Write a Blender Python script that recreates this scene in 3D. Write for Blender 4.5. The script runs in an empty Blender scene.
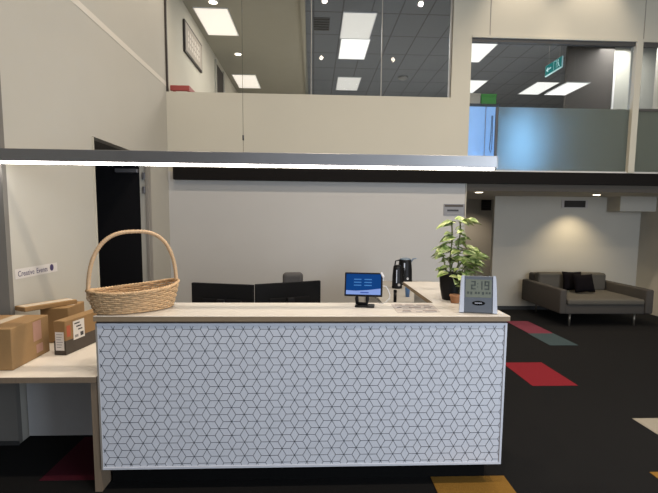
import bpy, bmesh, math, random
from mathutils import Vector, Matrix
random.seed(7)
S = bpy.context.scene
COL = S.collection
R = math.radians
H = 1.7

# ---------------------------------------------------------------- camera
def make_camera():
    y, p, r = R(2.625), R(5.889), R(.528)
    f, cx, cy = 467.75, 334.65, 267.57
    Ry = Matrix(((math.cos(y), -math.sin(y), 0), (math.sin(y), math.cos(y), 0), (0, 0, 1)))
    V = Matrix(((1, 0, 0), (0, 0, -1), (0, 1, 0)))
    Rp = Matrix(((1, 0, 0), (0, math.cos(p), -math.sin(p)), (0, math.sin(p), math.cos(p))))
    Rr = Matrix(((math.cos(r), -math.sin(r), 0), (math.sin(r), math.cos(r), 0), (0, 0, 1)))
    M = Rr @ Rp @ V @ Ry
    Mt = M.transposed()
    right, down, fwd = Mt.col[0], Mt.col[1], Mt.col[2]
    m = Matrix.Identity(4)
    for i in range(3):
        m[i][0] = right[i]; m[i][1] = -down[i]; m[i][2] = -fwd[i]
    m[2][3] = H
    cd = bpy.data.cameras.new('camera')
    c = bpy.data.objects.new('camera', cd)
    COL.objects.link(c)
    c.matrix_world = m
    cd.sensor_fit = 'HORIZONTAL'; cd.sensor_width = 36
    cd.lens = f / 658 * 36
    cd.shift_x = -(cx - 329) / 658
    cd.shift_y = (cy - 246.5) / 658
    cd.clip_start = .05; cd.clip_end = 100
    S.camera = c
make_camera()

# ---------------------------------------------------------------- materials
def lin(c):
    return tuple(((v / 255) / 12.92 if v / 255 <= .04045 else ((v / 255 + .055) / 1.055) ** 2.4) for v in c)
class NT:
    def __init__(s, name):
        s.m = bpy.data.materials.new(name); s.m.use_nodes = True
        s.t = s.m.node_tree; s.b = s.t.nodes['Principled BSDF']; s.out = s.t.nodes['Material Output']
    def n(s, typ, **kw):
        nd = s.t.nodes.new(typ)
        for k, v in kw.items():
            setattr(nd, k, v)
        return nd
    def l(s, a, b): s.t.links.new(a, b)
def mat(name, col, rough=.6, metal=0, noise=0, scale=20, bump=0, bscale=None, spec=.5, emit=None, estr=0, coat=0, stretch=None):
    N = NT(name); b = N.b
    b.inputs['Base Color'].default_value = (*col, 1)
    b.inputs['Roughness'].default_value = rough
    b.inputs['Metallic'].default_value = metal
    b.inputs['Specular IOR Level'].default_value = spec
    b.inputs['Coat Weight'].default_value = coat
    tc = N.n('ShaderNodeTexCoord')
    src = tc.outputs['Object']
    if stretch:
        mp = N.n('ShaderNodeMapping'); mp.inputs['Scale'].default_value = stretch
        N.l(src, mp.inputs['Vector']); src = mp.outputs['Vector']
    if noise:
        nz = N.n('ShaderNodeTexNoise'); nz.inputs['Scale'].default_value = scale; nz.inputs['Detail'].default_value = 4
        N.l(src, nz.inputs['Vector'])
        mx = N.n('ShaderNodeMix', data_type='RGBA')
        mx.inputs['A'].default_value = (*[max(0, c * (1 - noise)) for c in col], 1)
        mx.inputs['B'].default_value = (*[min(1, c * (1 + noise)) for c in col], 1)
        N.l(nz.outputs['Fac'], mx.inputs['Factor']); N.l(mx.outputs['Result'], b.inputs['Base Color'])
    if bump:
        nb = N.n('ShaderNodeTexNoise'); nb.inputs['Scale'].default_value = bscale or scale; nb.inputs['Detail'].default_value = 3
        N.l(src, nb.inputs['Vector'])
        bp = N.n('ShaderNodeBump'); bp.inputs['Strength'].default_value = bump; bp.inputs['Distance'].default_value = .01
        N.l(nb.outputs['Fac'], bp.inputs['Height']); N.l(bp.outputs['Normal'], b.inputs['Normal'])
    if emit:
        b.inputs['Emission Color'].default_value = (*emit, 1); b.inputs['Emission Strength'].default_value = estr
    return N.m
M = {}
M['wall'] = mat('wall_paint', (.43, .41, .36), .85, noise=.025, scale=3, bump=.03, bscale=250)
M['wall_up'] = mat('upper_wall_paint', (.49, .465, .39), .85, noise=.02, scale=3, bump=.03, bscale=250)
M['crease'] = mat('pale_edge_bead', (.60, .56, .49), .8, noise=.02)
M['wall_low'] = mat('cool_lit_wall_paint', (.475, .465, .45), .85, noise=.02, scale=3, bump=.03, bscale=250)  # same wall, with the cooler light on its lower part put into the colour
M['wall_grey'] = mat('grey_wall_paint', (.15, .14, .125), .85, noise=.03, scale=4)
M['lounge'] = mat('lounge_wall_paint', (.46, .43, .37), .85, noise=.03, scale=3)
M['plaster_ceiling'] = mat('plaster_ceiling_paint', (.285, .275, .225), .9, noise=.03, scale=3)
M['lounge_ceiling'] = mat('lounge_ceiling_paint', (.40, .37, .31), .9, noise=.03, scale=3)
M['fascia'] = mat('brown_fascia_paint', (.085, .072, .058), .8, noise=.05)
M['beam'] = mat('dark_beam_paint', (.006, .005, .0048), .8, noise=.1, spec=.15)
M['black'] = mat('black_plastic', (.005, .005, .006), .45, noise=.1, scale=60, spec=.2)
M['blackm'] = mat('matt_black', (.005, .005, .0055), .8, noise=.1, scale=60, spec=.12)
M['plinth'] = mat('black_plinth', (.004, .004, .004), .95, noise=.1, spec=.1)
M['door'] = mat('black_door_paint', (.005, .005, .0065), .7, noise=.1, scale=15, spec=.2)
M['jamb'] = mat('grey_metal_frame', (.26, .24, .215), .45, noise=.05)
M['closer'] = mat('door_closer_metal', (.22, .22, .24), .4, metal=.6, noise=.05)
M['skirt'] = mat('dark_skirting', (.03, .03, .03), .6, noise=.1)
M['cream'] = mat('cream_laminate', (.58, .545, .50), .32, noise=.03, scale=40)
M['cream2'] = mat('pale_cream_laminate', (.74, .68, .60), .4, noise=.03, scale=40)
M['ply'] = mat('timber_edge', (.25, .18, .11), .6, noise=.25, scale=8, stretch=(2, 2, 60))
M['support'] = mat('timber_support', (.19, .14, .095), .6, noise=.2, scale=6, stretch=(20, 2, 1))
M['shadowgap'] = mat('dark_under_edge', (.05, .035, .025), .7, noise=.1)
M['panelgrey'] = mat('light_grey_laminate', (.50, .49, .48), .5, noise=.03)
M['benchgrey'] = mat('grey_bench_laminate', (.33, .32, .30), .6, noise=.03)
M['sheet'] = mat('printed_sheet_paper', (.42, .375, .35), .35, noise=.04)
M['tile'] = mat('glossy_pale_panel', (.60, .62, .675), .24, noise=.05, scale=6, coat=.35)
M['line'] = mat('dark_pattern_line', (.045, .048, .055), .4)
M['trimwhite'] = mat('white_panel_trim', (.58, .60, .66), .35, noise=.03)
M['alu'] = mat('grey_aluminium', (.27, .27, .275), .38, metal=.8, noise=.06, scale=10)
M['led'] = mat('lit_diffuser', (.9, .9, .9), .5, emit=(1, .96, .90), estr=11, noise=.01)
M['wire'] = mat('steel_wire', (.10, .095, .09), .4, metal=.7, noise=.05)
M['card'] = mat('cardboard', (.265, .155, .062), .8, noise=.12, scale=12, bump=.1, bscale=80)
M['cardtape'] = mat('packing_tape', (.62, .52, .40), .25, noise=.06, scale=10)
M['carddark'] = mat('dark_printed_card', (.055, .042, .032), .6, noise=.1, scale=20)
M['label'] = mat('white_paper', (.66, .64, .62), .6, noise=.03)
M['stickerback'] = mat('sticker_backing', (.56, .53, .50), .6, noise=.02)
M['print'] = mat('black_print', (.03, .03, .035), .6, noise=.05)
M['redprint'] = mat('red_print', (.42, .09, .04), .6, noise=.05)
M['pinkprint'] = mat('faded_pink_print', (.36, .20, .15), .6, noise=.08)
M['purple'] = mat('purple_print', (.045, .03, .10), .6, noise=.05)
M['greyprint'] = mat('grey_print', (.24, .235, .24), .6, noise=.05)
M['brownprint'] = mat('brown_grey_print', (.15, .115, .105), .6, noise=.08)
M['plate'] = mat('grey_plate', (.19, .185, .19), .45, noise=.03)
M['wicker'] = mat('light_wicker', (.52, .34, .18), .6, noise=.5, scale=60, bump=.2, bscale=120)
M['wicker2'] = mat('handle_cane', (.52, .35, .20), .5, noise=.22, scale=30)
M['screen'] = mat('tablet_screen', (.005, .02, .06), .15, emit=lin((2, 58, 126)), estr=.42, spec=.04, noise=.02)
M['screenband'] = mat('tablet_screen_band', (.1, .15, .3), .15, emit=lin((125, 150, 215)), estr=.38, spec=.04, noise=.02)
M['screenpale'] = mat('tablet_screen_text', (.05, .1, .2), .15, emit=lin((35, 105, 170)), estr=.45, spec=.04, noise=.02)
M['screendark'] = mat('tablet_screen_button', (.05, .08, .2), .15, emit=lin((35, 60, 140)), estr=.45, spec=.04, noise=.02)
M['white'] = mat('white_plastic', (.72, .72, .74), .4, noise=.02)
M['silver'] = mat('silver_plastic', (.52, .55, .63), .4, metal=.15, noise=.04)
M['clockface'] = mat('slate_plastic', (.095, .107, .128), .35, noise=.05)
M['lcd'] = mat('lcd_glass', (.15, .165, .13), .25, noise=.05)
M['lcdink'] = mat('lcd_segments', (.045, .055, .045), .4, noise=.03)
M['soil'] = mat('potting_soil', (.03, .02, .012), .95, noise=.3, bump=.5)
M['terracotta'] = mat('terracotta', (.36, .17, .08), .8, noise=.15)
M['stem'] = mat('plant_stem', (.11, .12, .04), .7, noise=.2)
def leafmat():
    N = NT('variegated_leaf'); b = N.b
    tc = N.n('ShaderNodeTexCoord'); nz = N.n('ShaderNodeTexNoise'); nz.inputs['Scale'].default_value = 26; nz.inputs['Detail'].default_value = 3
    cr = N.n('ShaderNodeValToRGB')
    e = cr.color_ramp.elements
    e[0].position = .36; e[0].color = (.09, .15, .03, 1)
    e[1].position = .62; e[1].color = (.52, .56, .27, 1)
    m_ = cr.color_ramp.elements.new(.48); m_.color = (.24, .32, .09, 1)
    N.l(tc.outputs['Object'], nz.inputs['Vector']); N.l(nz.outputs['Fac'], cr.inputs['Fac']); N.l(cr.outputs['Color'], b.inputs['Base Color'])
    b.inputs['Roughness'].default_value = .45
    b.inputs['Subsurface Weight'].default_value = 0
    return N.m
M['leaf'] = leafmat()
M['sofa'] = mat('grey_wool_fabric', (.045, .040, .035), .9, noise=.15, scale=90, bump=.15, bscale=400)
M['sofaseat'] = mat('grey_seat_fabric', (.075, .068, .056), .9, noise=.15, scale=90, bump=.15, bscale=400)
M['cushion'] = mat('black_cushion_fabric', (.006, .005, .006), .9, noise=.2, scale=60, bump=.15, bscale=300, spec=.05)
M['leg'] = mat('brushed_leg_metal', (.20, .18, .15), .35, metal=.7, noise=.05)
M['chair'] = mat('charcoal_chair_fabric', (.055, .052, .052), .9, noise=.15, scale=90)
M['blueplastic'] = mat('blue_translucent_plastic', (.07, .16, .33), .3, noise=.1, scale=30)
M['bluelid'] = mat('grey_blue_lid', (.15, .20, .26), .3, noise=.1, scale=30)
M['chrome'] = mat('chrome', (.6, .6, .62), .15, metal=1, noise=.02)
M['vent'] = mat('dark_vent', (.018, .013, .010), .7, noise=.1)
M['ventframe'] = mat('vent_frame_paint', (.42, .38, .36), .6, noise=.04)
M['down'] = mat('downlight_lens', (.9, .85, .7), .5, emit=(1, .86, .62), estr=6, noise=.01)
M['down2'] = mat('bright_downlight_lens', (.9, .85, .7), .5, emit=(1, .9, .7), estr=3, noise=.01)
M['panelA'] = mat('soft_lit_panel', (.8, .78, .72), .5, emit=(1, .91, .80), estr=.40, noise=.01)
M['panelB'] = mat('bright_lit_panel', (.9, .88, .8), .5, emit=(1, .95, .86), estr=.8, noise=.01)
M['frame'] = mat('dark_window_frame', (.07, .066, .062), .5, noise=.05)
M['mullion'] = mat('pale_mullion', (.30, .29, .27), .4, metal=.3, noise=.05)
M['picture'] = mat('pale_picture', (.36, .32, .27), .7, noise=.05)
M['picture2'] = mat('picture_marks', (.64, .59, .52), .7, noise=.05)
M['picframe'] = mat('picture_frame', (.03, .022, .018), .5, noise=.1)
M['red'] = mat('red_enamel', (.28, .05, .045), .45, noise=.08)
M['green'] = mat('green_card', (.09, .36, .06), .6, noise=.06)
M['beigebox'] = mat('beige_card', (.62, .54, .42), .6, noise=.06)
M['cabblue'] = mat('glow_pane', (.30, .42, .60), .35, noise=.04, emit=(.30, .56, 1), estr=.42)  # blue daylight put into the screen panes as emission
M['upfloor'] = mat('upper_floor_vinyl', (.55, .54, .52), .6, noise=.05)
M['darkblock'] = mat('dark_brown_wall', (.045, .038, .032), .8, noise=.08)
M['upback'] = mat('upper_back_wall', (.36, .35, .30), .85, noise=.04)
M['exitgreen'] = mat('exit_sign_green', (.004, .11, .105), .9, spec=.05, emit=(.004, .14, .13), estr=.4, noise=.03)
M['exitwhite'] = mat('exit_sign_white', (.5, .65, .65), .9, spec=.05, emit=(.4, .7, .7), estr=.25, noise=.02)
M['film_glow'] = mat('film_glow_emitter', (.4, .6, .9), .3, emit=(.30, .56, 1), estr=24, noise=.02)  # emitter added to light the frosted film from behind

def carpet():
    N = NT('charcoal_carpet'); b = N.b
    tc = N.n('ShaderNodeTexCoord')
    v = N.n('ShaderNodeTexNoise'); v.inputs['Scale'].default_value = 160; v.inputs['Detail'].default_value = 4
    v2 = N.n('ShaderNodeTexNoise'); v2.inputs['Scale'].default_value = 1.3
    cr = N.n('ShaderNodeValToRGB'); cr.color_ramp.elements[0].position = .3; cr.color_ramp.elements[0].color = (.0045, .0045, .0047, 1)
    cr.color_ramp.elements[1].position = .75; cr.color_ramp.elements[1].color = (.0125, .012, .0122, 1)
    N.l(tc.outputs['Object'], v.inputs['Vector']); N.l(tc.outputs['Object'], v2.inputs['Vector'])
    N.l(v.outputs['Fac'], cr.inputs['Fac'])
    N.l(cr.outputs['Color'], b.inputs['Base Color'])
    bp = N.n('ShaderNodeBump'); bp.inputs['Strength'].default_value = .35; bp.inputs['Distance'].default_value = .004
    N.l(v.outputs['Fac'], bp.inputs['Height']); N.l(bp.outputs['Normal'], b.inputs['Normal'])
    b.inputs['Roughness'].default_value = .97; b.inputs['Specular IOR Level'].default_value = .15
    return N.m
M['carpet'] = carpet()
def ctile(name, c): return mat(name, c, .95, noise=.18, scale=90, bump=.3, bscale=160, spec=.15)
M['ct_red'] = ctile('red_carpet', (.20, .014, .022))
M['ct_pink'] = ctile('dusty_pink_carpet', (.16, .035, .055))
M['ct_teal'] = ctile('teal_carpet', (.045, .068, .075))
M['ct_yellow'] = ctile('mustard_carpet', (.22, .115, .022))
M['ct_white'] = ctile('pale_carpet', (.30, .27, .22))
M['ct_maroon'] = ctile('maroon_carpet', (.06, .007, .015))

def gridceil():
    N = NT('suspended_tile_ceiling'); b = N.b
    tc = N.n('ShaderNodeTexCoord'); sp = N.n('ShaderNodeSeparateXYZ'); N.l(tc.outputs['Object'], sp.inputs[0])
    def ln(o, pitch, off, w):
        a = N.n('ShaderNodeMath', operation='SUBTRACT'); N.l(o, a.inputs[0]); a.inputs[1].default_value = off
        d = N.n('ShaderNodeMath', operation='DIVIDE'); N.l(a.outputs[0], d.inputs[0]); d.inputs[1].default_value = pitch
        p = N.n('ShaderNodeMath', operation='PINGPONG'); N.l(d.outputs[0], p.inputs[0]); p.inputs[1].default_value = .42
        c = N.n('ShaderNodeMath', operation='LESS_THAN'); N.l(p.outputs[0], c.inputs[0]); c.inputs[1].default_value = w / pitch
        return c.outputs[0]
    mx = N.n('ShaderNodeMath', operation='MAXIMUM')
    N.l(ln(sp.outputs[0], .6, .49, .012), mx.inputs[0]); N.l(ln(sp.outputs[1], 1.2, 8.57, .016), mx.inputs[1])
    c = N.n('ShaderNodeMix', data_type='RGBA')
    c.inputs['A'].default_value = (.215, .22, .23, 1); c.inputs['B'].default_value = (.12, .12, .125, 1)
    N.l(mx.outputs[0], c.inputs['Factor']); N.l(c.outputs['Result'], b.inputs['Base Color'])
    b.inputs['Roughness'].default_value = .9
    return N.m
M['gridceil'] = gridceil()

def glassmat(name, tint, refl, ior=1.45):
    N = NT(name); N.t.nodes.remove(N.b)
    tr = N.n('ShaderNodeBsdfTransparent'); tr.inputs['Color'].default_value = (*tint, 1)
    gl = N.n('ShaderNodeBsdfGlossy'); gl.inputs['Roughness'].default_value = .02
    gl.inputs['Color'].default_value = (.8, .8, .8, 1)
    mx = N.n('ShaderNodeMixShader'); mx.inputs['Fac'].default_value = refl
    N.l(tr.outputs[0], mx.inputs[1]); N.l(gl.outputs[0], mx.inputs[2]); N.l(mx.outputs[0], N.out.inputs['Surface'])
    return N.m
M['glass'] = glassmat('tinted_glass', (.80, .83, .86), .025)
M['glass_clear'] = glassmat('clear_glass', (.90, .91, .90), .04)
def frostmat():
    N = NT('frosted_film'); N.t.nodes.remove(N.b)
    tl = N.n('ShaderNodeBsdfTranslucent'); tl.inputs['Color'].default_value = (.56, .60, .56, 1)
    df = N.n('ShaderNodeBsdfDiffuse'); df.inputs['Color'].default_value = (.07, .075, .06, 1)
    gl = N.n('ShaderNodeBsdfGlossy'); gl.inputs['Roughness'].default_value = .15
    a = N.n('ShaderNodeMixShader'); a.inputs['Fac'].default_value = .5
    b = N.n('ShaderNodeMixShader'); b.inputs['Fac'].default_value = .05
    N.l(tl.outputs[0], a.inputs[1]); N.l(df.outputs[0], a.inputs[2]); N.l(a.outputs[0], b.inputs[1]); N.l(gl.outputs[0], b.inputs[2])
    N.l(b.outputs[0], N.out.inputs['Surface'])
    return N.m
M['frost'] = frostmat()

# ---------------------------------------------------------------- mesh helpers
def nb(): return bmesh.new()
def box(bm, x0, x1, y0, y1, z0, z1, mi=0, m=None):
    vs = [Vector((x, y, z)) for z in (z0, z1) for y in (y0, y1) for x in (x0, x1)]
    if m: vs = [m @ v for v in vs]
    v = [bm.verts.new(p) for p in vs]
    for f in ((0, 2, 3, 1), (4, 5, 7, 6), (0, 1, 5, 4), (2, 6, 7, 3), (0, 4, 6, 2), (1, 3, 7, 5)):
        fc = bm.faces.new([v[i] for i in f]); fc.material_index = mi
    return v
def rbox(bm, x0, x1, y0, y1, z0, z1, r=.01, seg=2, mi=0, m=None):
    t = bmesh.new(); box(t, x0, x1, y0, y1, z0, z1, mi)
    bmesh.ops.bevel(t, geom=t.edges[:], offset=r, segments=seg, profile=.5, affect='EDGES')
    for f in t.faces: f.material_index = mi
    if m: t.transform(m)
    me = bpy.data.meshes.new('tmp'); t.to_mesh(me); t.free(); bm.from_mesh(me); bpy.data.meshes.remove(me)
def lathe(bm, prof, c=(0, 0, 0), seg=28, mi=0, m=None, sx=1, sy=1):
    rings = []
    for r, z in prof:
        ring = []
        for i in range(seg):
            a = 2 * math.pi * i / seg
            p = Vector((c[0] + r * sx * math.cos(a), c[1] + r * sy * math.sin(a), c[2] + z))
            ring.append(bm.verts.new(m @ p if m else p))
        rings.append(ring)
    for a, b in zip(rings, rings[1:]):
        for i in range(seg):
            f = bm.faces.new((a[i], a[(i + 1) % seg], b[(i + 1) % seg], b[i])); f.material_index = mi; f.smooth = True
    for ring, rev in ((rings[0], True), (rings[-1], False)):
        f = bm.faces.new(ring[::-1] if rev else ring); f.material_index = mi
def tube(bm, pts, r, seg=8, mi=0, closed=False, cap=True):
    pts = [Vector(p) for p in pts]; n = len(pts); rings = []
    up = Vector((0, 0, 1)); prev = None
    for i, p in enumerate(pts):
        if closed: t = pts[(i + 1) % n] - pts[i - 1]
        else: t = pts[min(i + 1, n - 1)] - pts[max(i - 1, 0)]
        t.normalize()
        if prev is None:
            a = t.cross(up if abs(t.z) < .9 else Vector((1, 0, 0))).normalized()
        else:
            a = (prev - t * prev.dot(t)).normalized()
        prev = a; b = t.cross(a)
        rr = r[i] if isinstance(r, (list, tuple)) else r
        rings.append([bm.verts.new(p + a * rr * math.cos(2 * math.pi * k / seg) + b * rr * math.sin(2 * math.pi * k / seg)) for k in range(seg)])
    rng = range(n if closed else n - 1)
    for i in rng:
        A, B = rings[i], rings[(i + 1) % n]
        for k in range(seg):
            f = bm.faces.new((A[k], A[(k + 1) % seg], B[(k + 1) % seg], B[k])); f.material_index = mi; f.smooth = True
    if cap and not closed:
        bm.faces.new(rings[0][::-1]).material_index = mi; bm.faces.new(rings[-1]).material_index = mi
def poly_prism(bm, pts, z0, z1, mi=0, side_mi=None):
    a = [bm.verts.new((x, y, z0)) for x, y in pts]; b = [bm.verts.new((x, y, z1)) for x, y in pts]
    bm.faces.new(a[::-1]).material_index = mi; bm.faces.new(b).material_index = mi
    n = len(pts)
    for i in range(n):
        f = bm.faces.new((a[i], a[(i + 1) % n], b[(i + 1) % n], b[i])); f.material_index = mi if side_mi is None else side_mi
def obj(name, bm, mats, parent=None, loc=None, rz=None):
    if not isinstance(mats, (list, tuple)): mats = [mats]
    bmesh.ops.recalc_face_normals(bm, faces=bm.faces[:])
    me = bpy.data.meshes.new(name); bm.to_mesh(me); bm.free()
    for m in mats: me.materials.append(m)
    o = bpy.data.objects.new(name, me); COL.objects.link(o)
    if loc is not None: o.location = loc
    if rz is not None: o.rotation_euler = (0, 0, rz)
    if parent: o.parent = parent
    return o
def tag(o, label, cat, group=None):
    o['label'] = label; o['category'] = cat
    if group: o['group'] = group
    return o
def struct(name, bm, mats):
    o = obj(name, bm, mats); o['kind'] = 'structure'; return o
def thing(name, label, cat, loc=(0, 0, 0), rz=0, group=None):
    o = bpy.data.objects.new(name, None); COL.objects.link(o); o.location = loc; o.rotation_euler = (0, 0, rz)
    o.empty_display_size = .05
    return tag(o, label, cat, group)
def bx(name, dims, m, parent=None, r=0, **kw):
    b = nb()
    if r: rbox(b, *dims, r=r)
    else: box(b, *dims)
    return obj(name, b, m, parent, **kw)
def copy_tree(o, parent=None):
    c = o.copy(); COL.objects.link(c)
    if parent: c.parent = parent
    for ch in list(o.children): copy_tree(ch, c)
    return c
def text_mesh(s, size, m, thick=.001):
    """flat lettering in local XY, centred, as a bmesh"""
    cu = bpy.data.curves.new('lettering', 'FONT'); cu.body = s; cu.size = size; cu.extrude = thick
    cu.align_x = 'CENTER'; cu.align_y = 'CENTER'
    o = bpy.data.objects.new('lettering', cu); COL.objects.link(o)
    dg = bpy.context.evaluated_depsgraph_get(); dg.update()
    me = bpy.data.meshes.new_from_object(o.evaluated_get(dg))
    b = nb(); b.from_mesh(me); b.transform(m)
    bpy.data.objects.remove(o); bpy.data.curves.remove(cu); bpy.data.meshes.remove(me)
    return b
# text in the XZ plane, facing -Y
FACE = Matrix.Rotation(R(90), 4, 'X')

# ================================================================ SETTING
b = nb(); box(b, -4.2, 9, -3.5, 10.4, -.1, 0); struct('floor', b, M['carpet'])
# left side wall, face X=-2.2
b = nb()
box(b, -2.3, -2.2, 3.5, 4.85, 0, 3.65); box(b, -2.3, -2.2, 4.85, 6.38, 2.5, 3.65)
box(b, -2.3, -2.2, 6.38, 7.3, 0, 3.65); box(b, -2.3, -2.2, 3.5, 7.3, 3.65, 6.2)
struct('wall_left', b, M['wall'])
b = nb(); box(b, -2.2, -2.1975, 3.5, 7.3, 3.645, 3.71); struct('trim_1', b, M['crease'])
b = nb(); box(b, -4.2, -2.197, 3.45, 3.5, 0, 6.2); struct('wall_front_left', b, M['wall_grey'])
b = nb(); box(b, -4.25, -4.2, -3.5, 3.5, 0, 6.2); struct('wall_far_left', b, M['wall'])
b = nb(); box(b, -4.2, -1.2, -3.6, -3.5, 0, 6.2); struct('light_block_wall', b, M['wall_grey'])  # unseen dark wall added to dim light and reflections on the left
# door recess
b = nb()
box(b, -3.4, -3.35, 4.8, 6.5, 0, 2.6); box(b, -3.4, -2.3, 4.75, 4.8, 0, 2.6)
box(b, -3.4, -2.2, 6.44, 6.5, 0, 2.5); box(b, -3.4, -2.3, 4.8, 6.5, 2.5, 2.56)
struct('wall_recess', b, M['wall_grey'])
# back wall with balustrade, column and window header
b = nb()
box(b, -2.2, 2.385, 7.3, 7.4, 0, 2.4, 1); box(b, -2.2, 2.385, 7.3, 7.4, 2.4, 3.57)
box(b, 2.09, 2.385, 7.3, 7.4, 3.57, 6.2); box(b, 2.385, 6.4, 7.3, 7.4, 4.49, 6.2)
box(b, 4.945, 5.045, 7.27, 7.4, 2.47, 4.49); box(b, -2.2, 2.09, 7.3, 7.4, 5.65, 6.2)
struct('wall_back', b, [M['wall_up'], M['wall_low']])
b = nb(); box(b, 2.372, 2.385, 7.285, 7.3, 0, 2.28); struct('trim_2', b, M['wall_up'])
b = nb(); box(b, 2.655, 2.663, 7.294, 7.3, 4.5, 6.2); box(b, 5.055, 5.063, 7.294, 7.3, 4.5, 6.2); struct('trim_3', b, M['jamb'])
b = nb(); box(b, 2.385, 6.4, 7.28, 7.31, 4.455, 4.49); struct('trim_4', b, M['wall_up'])
b = nb(); box(b, 2.385, 4.945, 7.31, 7.38, 4.40, 4.455); box(b, 5.045, 6.4, 7.31, 7.38, 4.40, 4.455); struct('trim_5', b, M['frame'])
# mezzanine edge beam and slab
b = nb(); box(b, -2.10, 6.4, 7.19, 7.298, 2.275, 2.455); struct('trim_6', b, M['beam'])
b = nb(); box(b, 2.385, 6.4, 7.3, 7.4, 2.455, 2.49); box(b, 2.385, 6.4, 7.3, 10.3, 2.2, 2.455); box(b, -2.2, 2.385, 7.4, 16, 2.3, 2.455); box(b, 2.385, 9, 10.3, 16, 2.3, 2.455)
struct('trim_7', b, M['upfloor'])
b = nb(); box(b, 2.385, 6.4, 7.31, 10.3, 2.165, 2.2); struct('ceiling_lounge', b, M['lounge_ceiling'])
b = nb(); box(b, 2.386, 6.4, 7.285, 7.31, 2.165, 2.28); struct('trim_13', b, M['fascia'])
# lounge walls
b = nb(); box(b, 3.41, 6.4, 8.74, 8.84, 0, 2.165); struct('wall_lounge_back', b, M['lounge'])
b = nb(); box(b, 6.26, 6.4, 7.4, 8.74, 0, 2.165); box(b, 6.4, 6.5, -3.5, 8.84, 0, 6.2); struct('wall_right', b, M['lounge'])
b = nb(); box(b, 5.58, 6.40, 8.35, 8.74, 1.895, 2.165); struct('trim_8', b, M['lounge'])
b = nb(); box(b, 2.3, 6.4, 10.2, 10.3, 0, 2.165); box(b, 2.3, 2.4, 7.4, 10.2, 0, 2.165); struct('wall_corridor', b, M['lounge'])
b = nb(); box(b, 3.40, 6.26, 8.728, 8.74, 0, .07); struct('baseboard_lounge', b, M['skirt'])
b = nb(); box(b, -4.2, -2.19, 3.44, 3.45, 0, .03); struct('baseboard_left', b, M['skirt'])
# upper storey
b = nb(); box(b, -2.2, -.2, 7.4, 16, 5.3, 5.36); struct('ceiling_upper_left', b, M['plaster_ceiling'])
b = nb(); box(b, -.2, 9, 7.4, 16, 5.3, 5.36); struct('ceiling_upper', b, M['gridceil'])
b = nb(); box(b, -.24, -.16, 7.4, 16, 5.25, 5.3); struct('trim_9', b, M['plaster_ceiling'])
b = nb(); box(b, -2.3, -2.2, 7.3, 16, 2.455, 5.4); struct('wall_upper_left', b, M['wall_up'])
b = nb(); box(b, -2.3, 9, 16, 16.1, 2.455, 5.4); struct('wall_upper_back', b, M['upback'])
b = nb(); box(b, 9, 9.1, 7.4, 16, 2.455, 5.4); struct('wall_upper_right', b, M['upback'])
b = nb(); box(b, 5.22, 6.2, 9.8, 9.88, 2.455, 5.3); struct('wall_upper_core', b, M['darkblock'])
b = nb(); box(b, 6.2, 9, 9.85, 10, 2.455, 5.3); struct('wall_upper_partition', b, M['upback'])
b = nb(); box(b, 6.19, 6.225, 9.77, 9.8, 2.455, 5.0); struct('reflection_strip', b, M['label'])  # white strip modelled in place of a reflection
b = nb(); box(b, -4.2, 6.5, -3.5, 7.4, 6.2, 6.3); struct('ceiling', b, M['wall_up'])
b = nb(); box(b, -2.198, -2.17, 7.3, 7.33, 3.57, 5.65); struct('trim_10', b, M['picframe'])

# door in the recess
d = bx('door_1', (-3.3, -2.222, 6.39, 6.435, .01, 2.38), M['door']); d['kind'] = 'structure'
bx('door_closer', (-2.60, -2.31, 6.33, 6.39, 2.285, 2.335), M['closer'], d, r=.008)
bx('door_hinge', (-2.262, -2.228, 6.36, 6.39, 2.20, 2.29), M['closer'], d, r=.004)
bx('door_hinge', (-2.262, -2.228, 6.36, 6.39, 2.02, 2.11), M['closer'], d, r=.004)
bx('door_hinge', (-2.262, -2.228, 6.36, 6.39, .25, .34), M['closer'], d, r=.004)
b = nb(); box(b, -2.220, -2.19, 6.36, 6.40, 0, 2.5); box(b, -2.24, -2.186, 6.40, 6.47, 0, 2.5)
obj('door_frame', b, M['jamb'], d)
b = nb(); box(b, -2.2, -2.185, 4.85, 4.86, 0, 2.5); struct('trim_12', b, M['wall_up'])

# windows of the mezzanine: glass screen above the balustrade
def window(name, x0, x1, z0, z1, gm, mull=(), film=None, rail=None, frame=M['mullion']):
    w = bpy.data.objects.new(name, None); COL.objects.link(w); w['kind'] = 'structure'; w.location = (x0, 7.35, z0)
    def L(a, b_, c, d_, e, f): return (a - x0, b_ - x0, c - 7.35, d_ - 7.35, e - z0, f - z0)
    bx('glass_pane', L(x0, x1, 7.346, 7.354, z0, z1), gm, w)
    for m_, ww in mull: bx('mullion', L(m_ - ww / 2, m_ + ww / 2, 7.335, 7.365, z0, z1), frame, w)
    if film: bx('frosted_film', L(film[0], film[1], 7.340, 7.343, film[2], film[3]), M['frost'], w)
    if rail: bx('rail', L(rail[0], rail[1], 7.33, 7.37, rail[2], rail[3]), M['frame'], w)
    return w
window('window_1', -.13, 2.09, 3.57, 5.65, M['glass'], [(-.045, .012), (1.02, .012), (2.07, .03)])
window('window_2', 2.385, 4.945, 2.47, 4.40, M['glass'], [], rail=(2.835 - .014, 2.835 + .014, 2.47, 3.455), film=(2.86, 4.945, 2.47, 3.455), frame=M['frame'])
window('window_3', 5.045, 6.4, 2.47, 4.40, M['glass'], film=(5.045, 6.4, 2.47, 3.43), rail=(5.045, 6.4, 3.43, 3.47))

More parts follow.
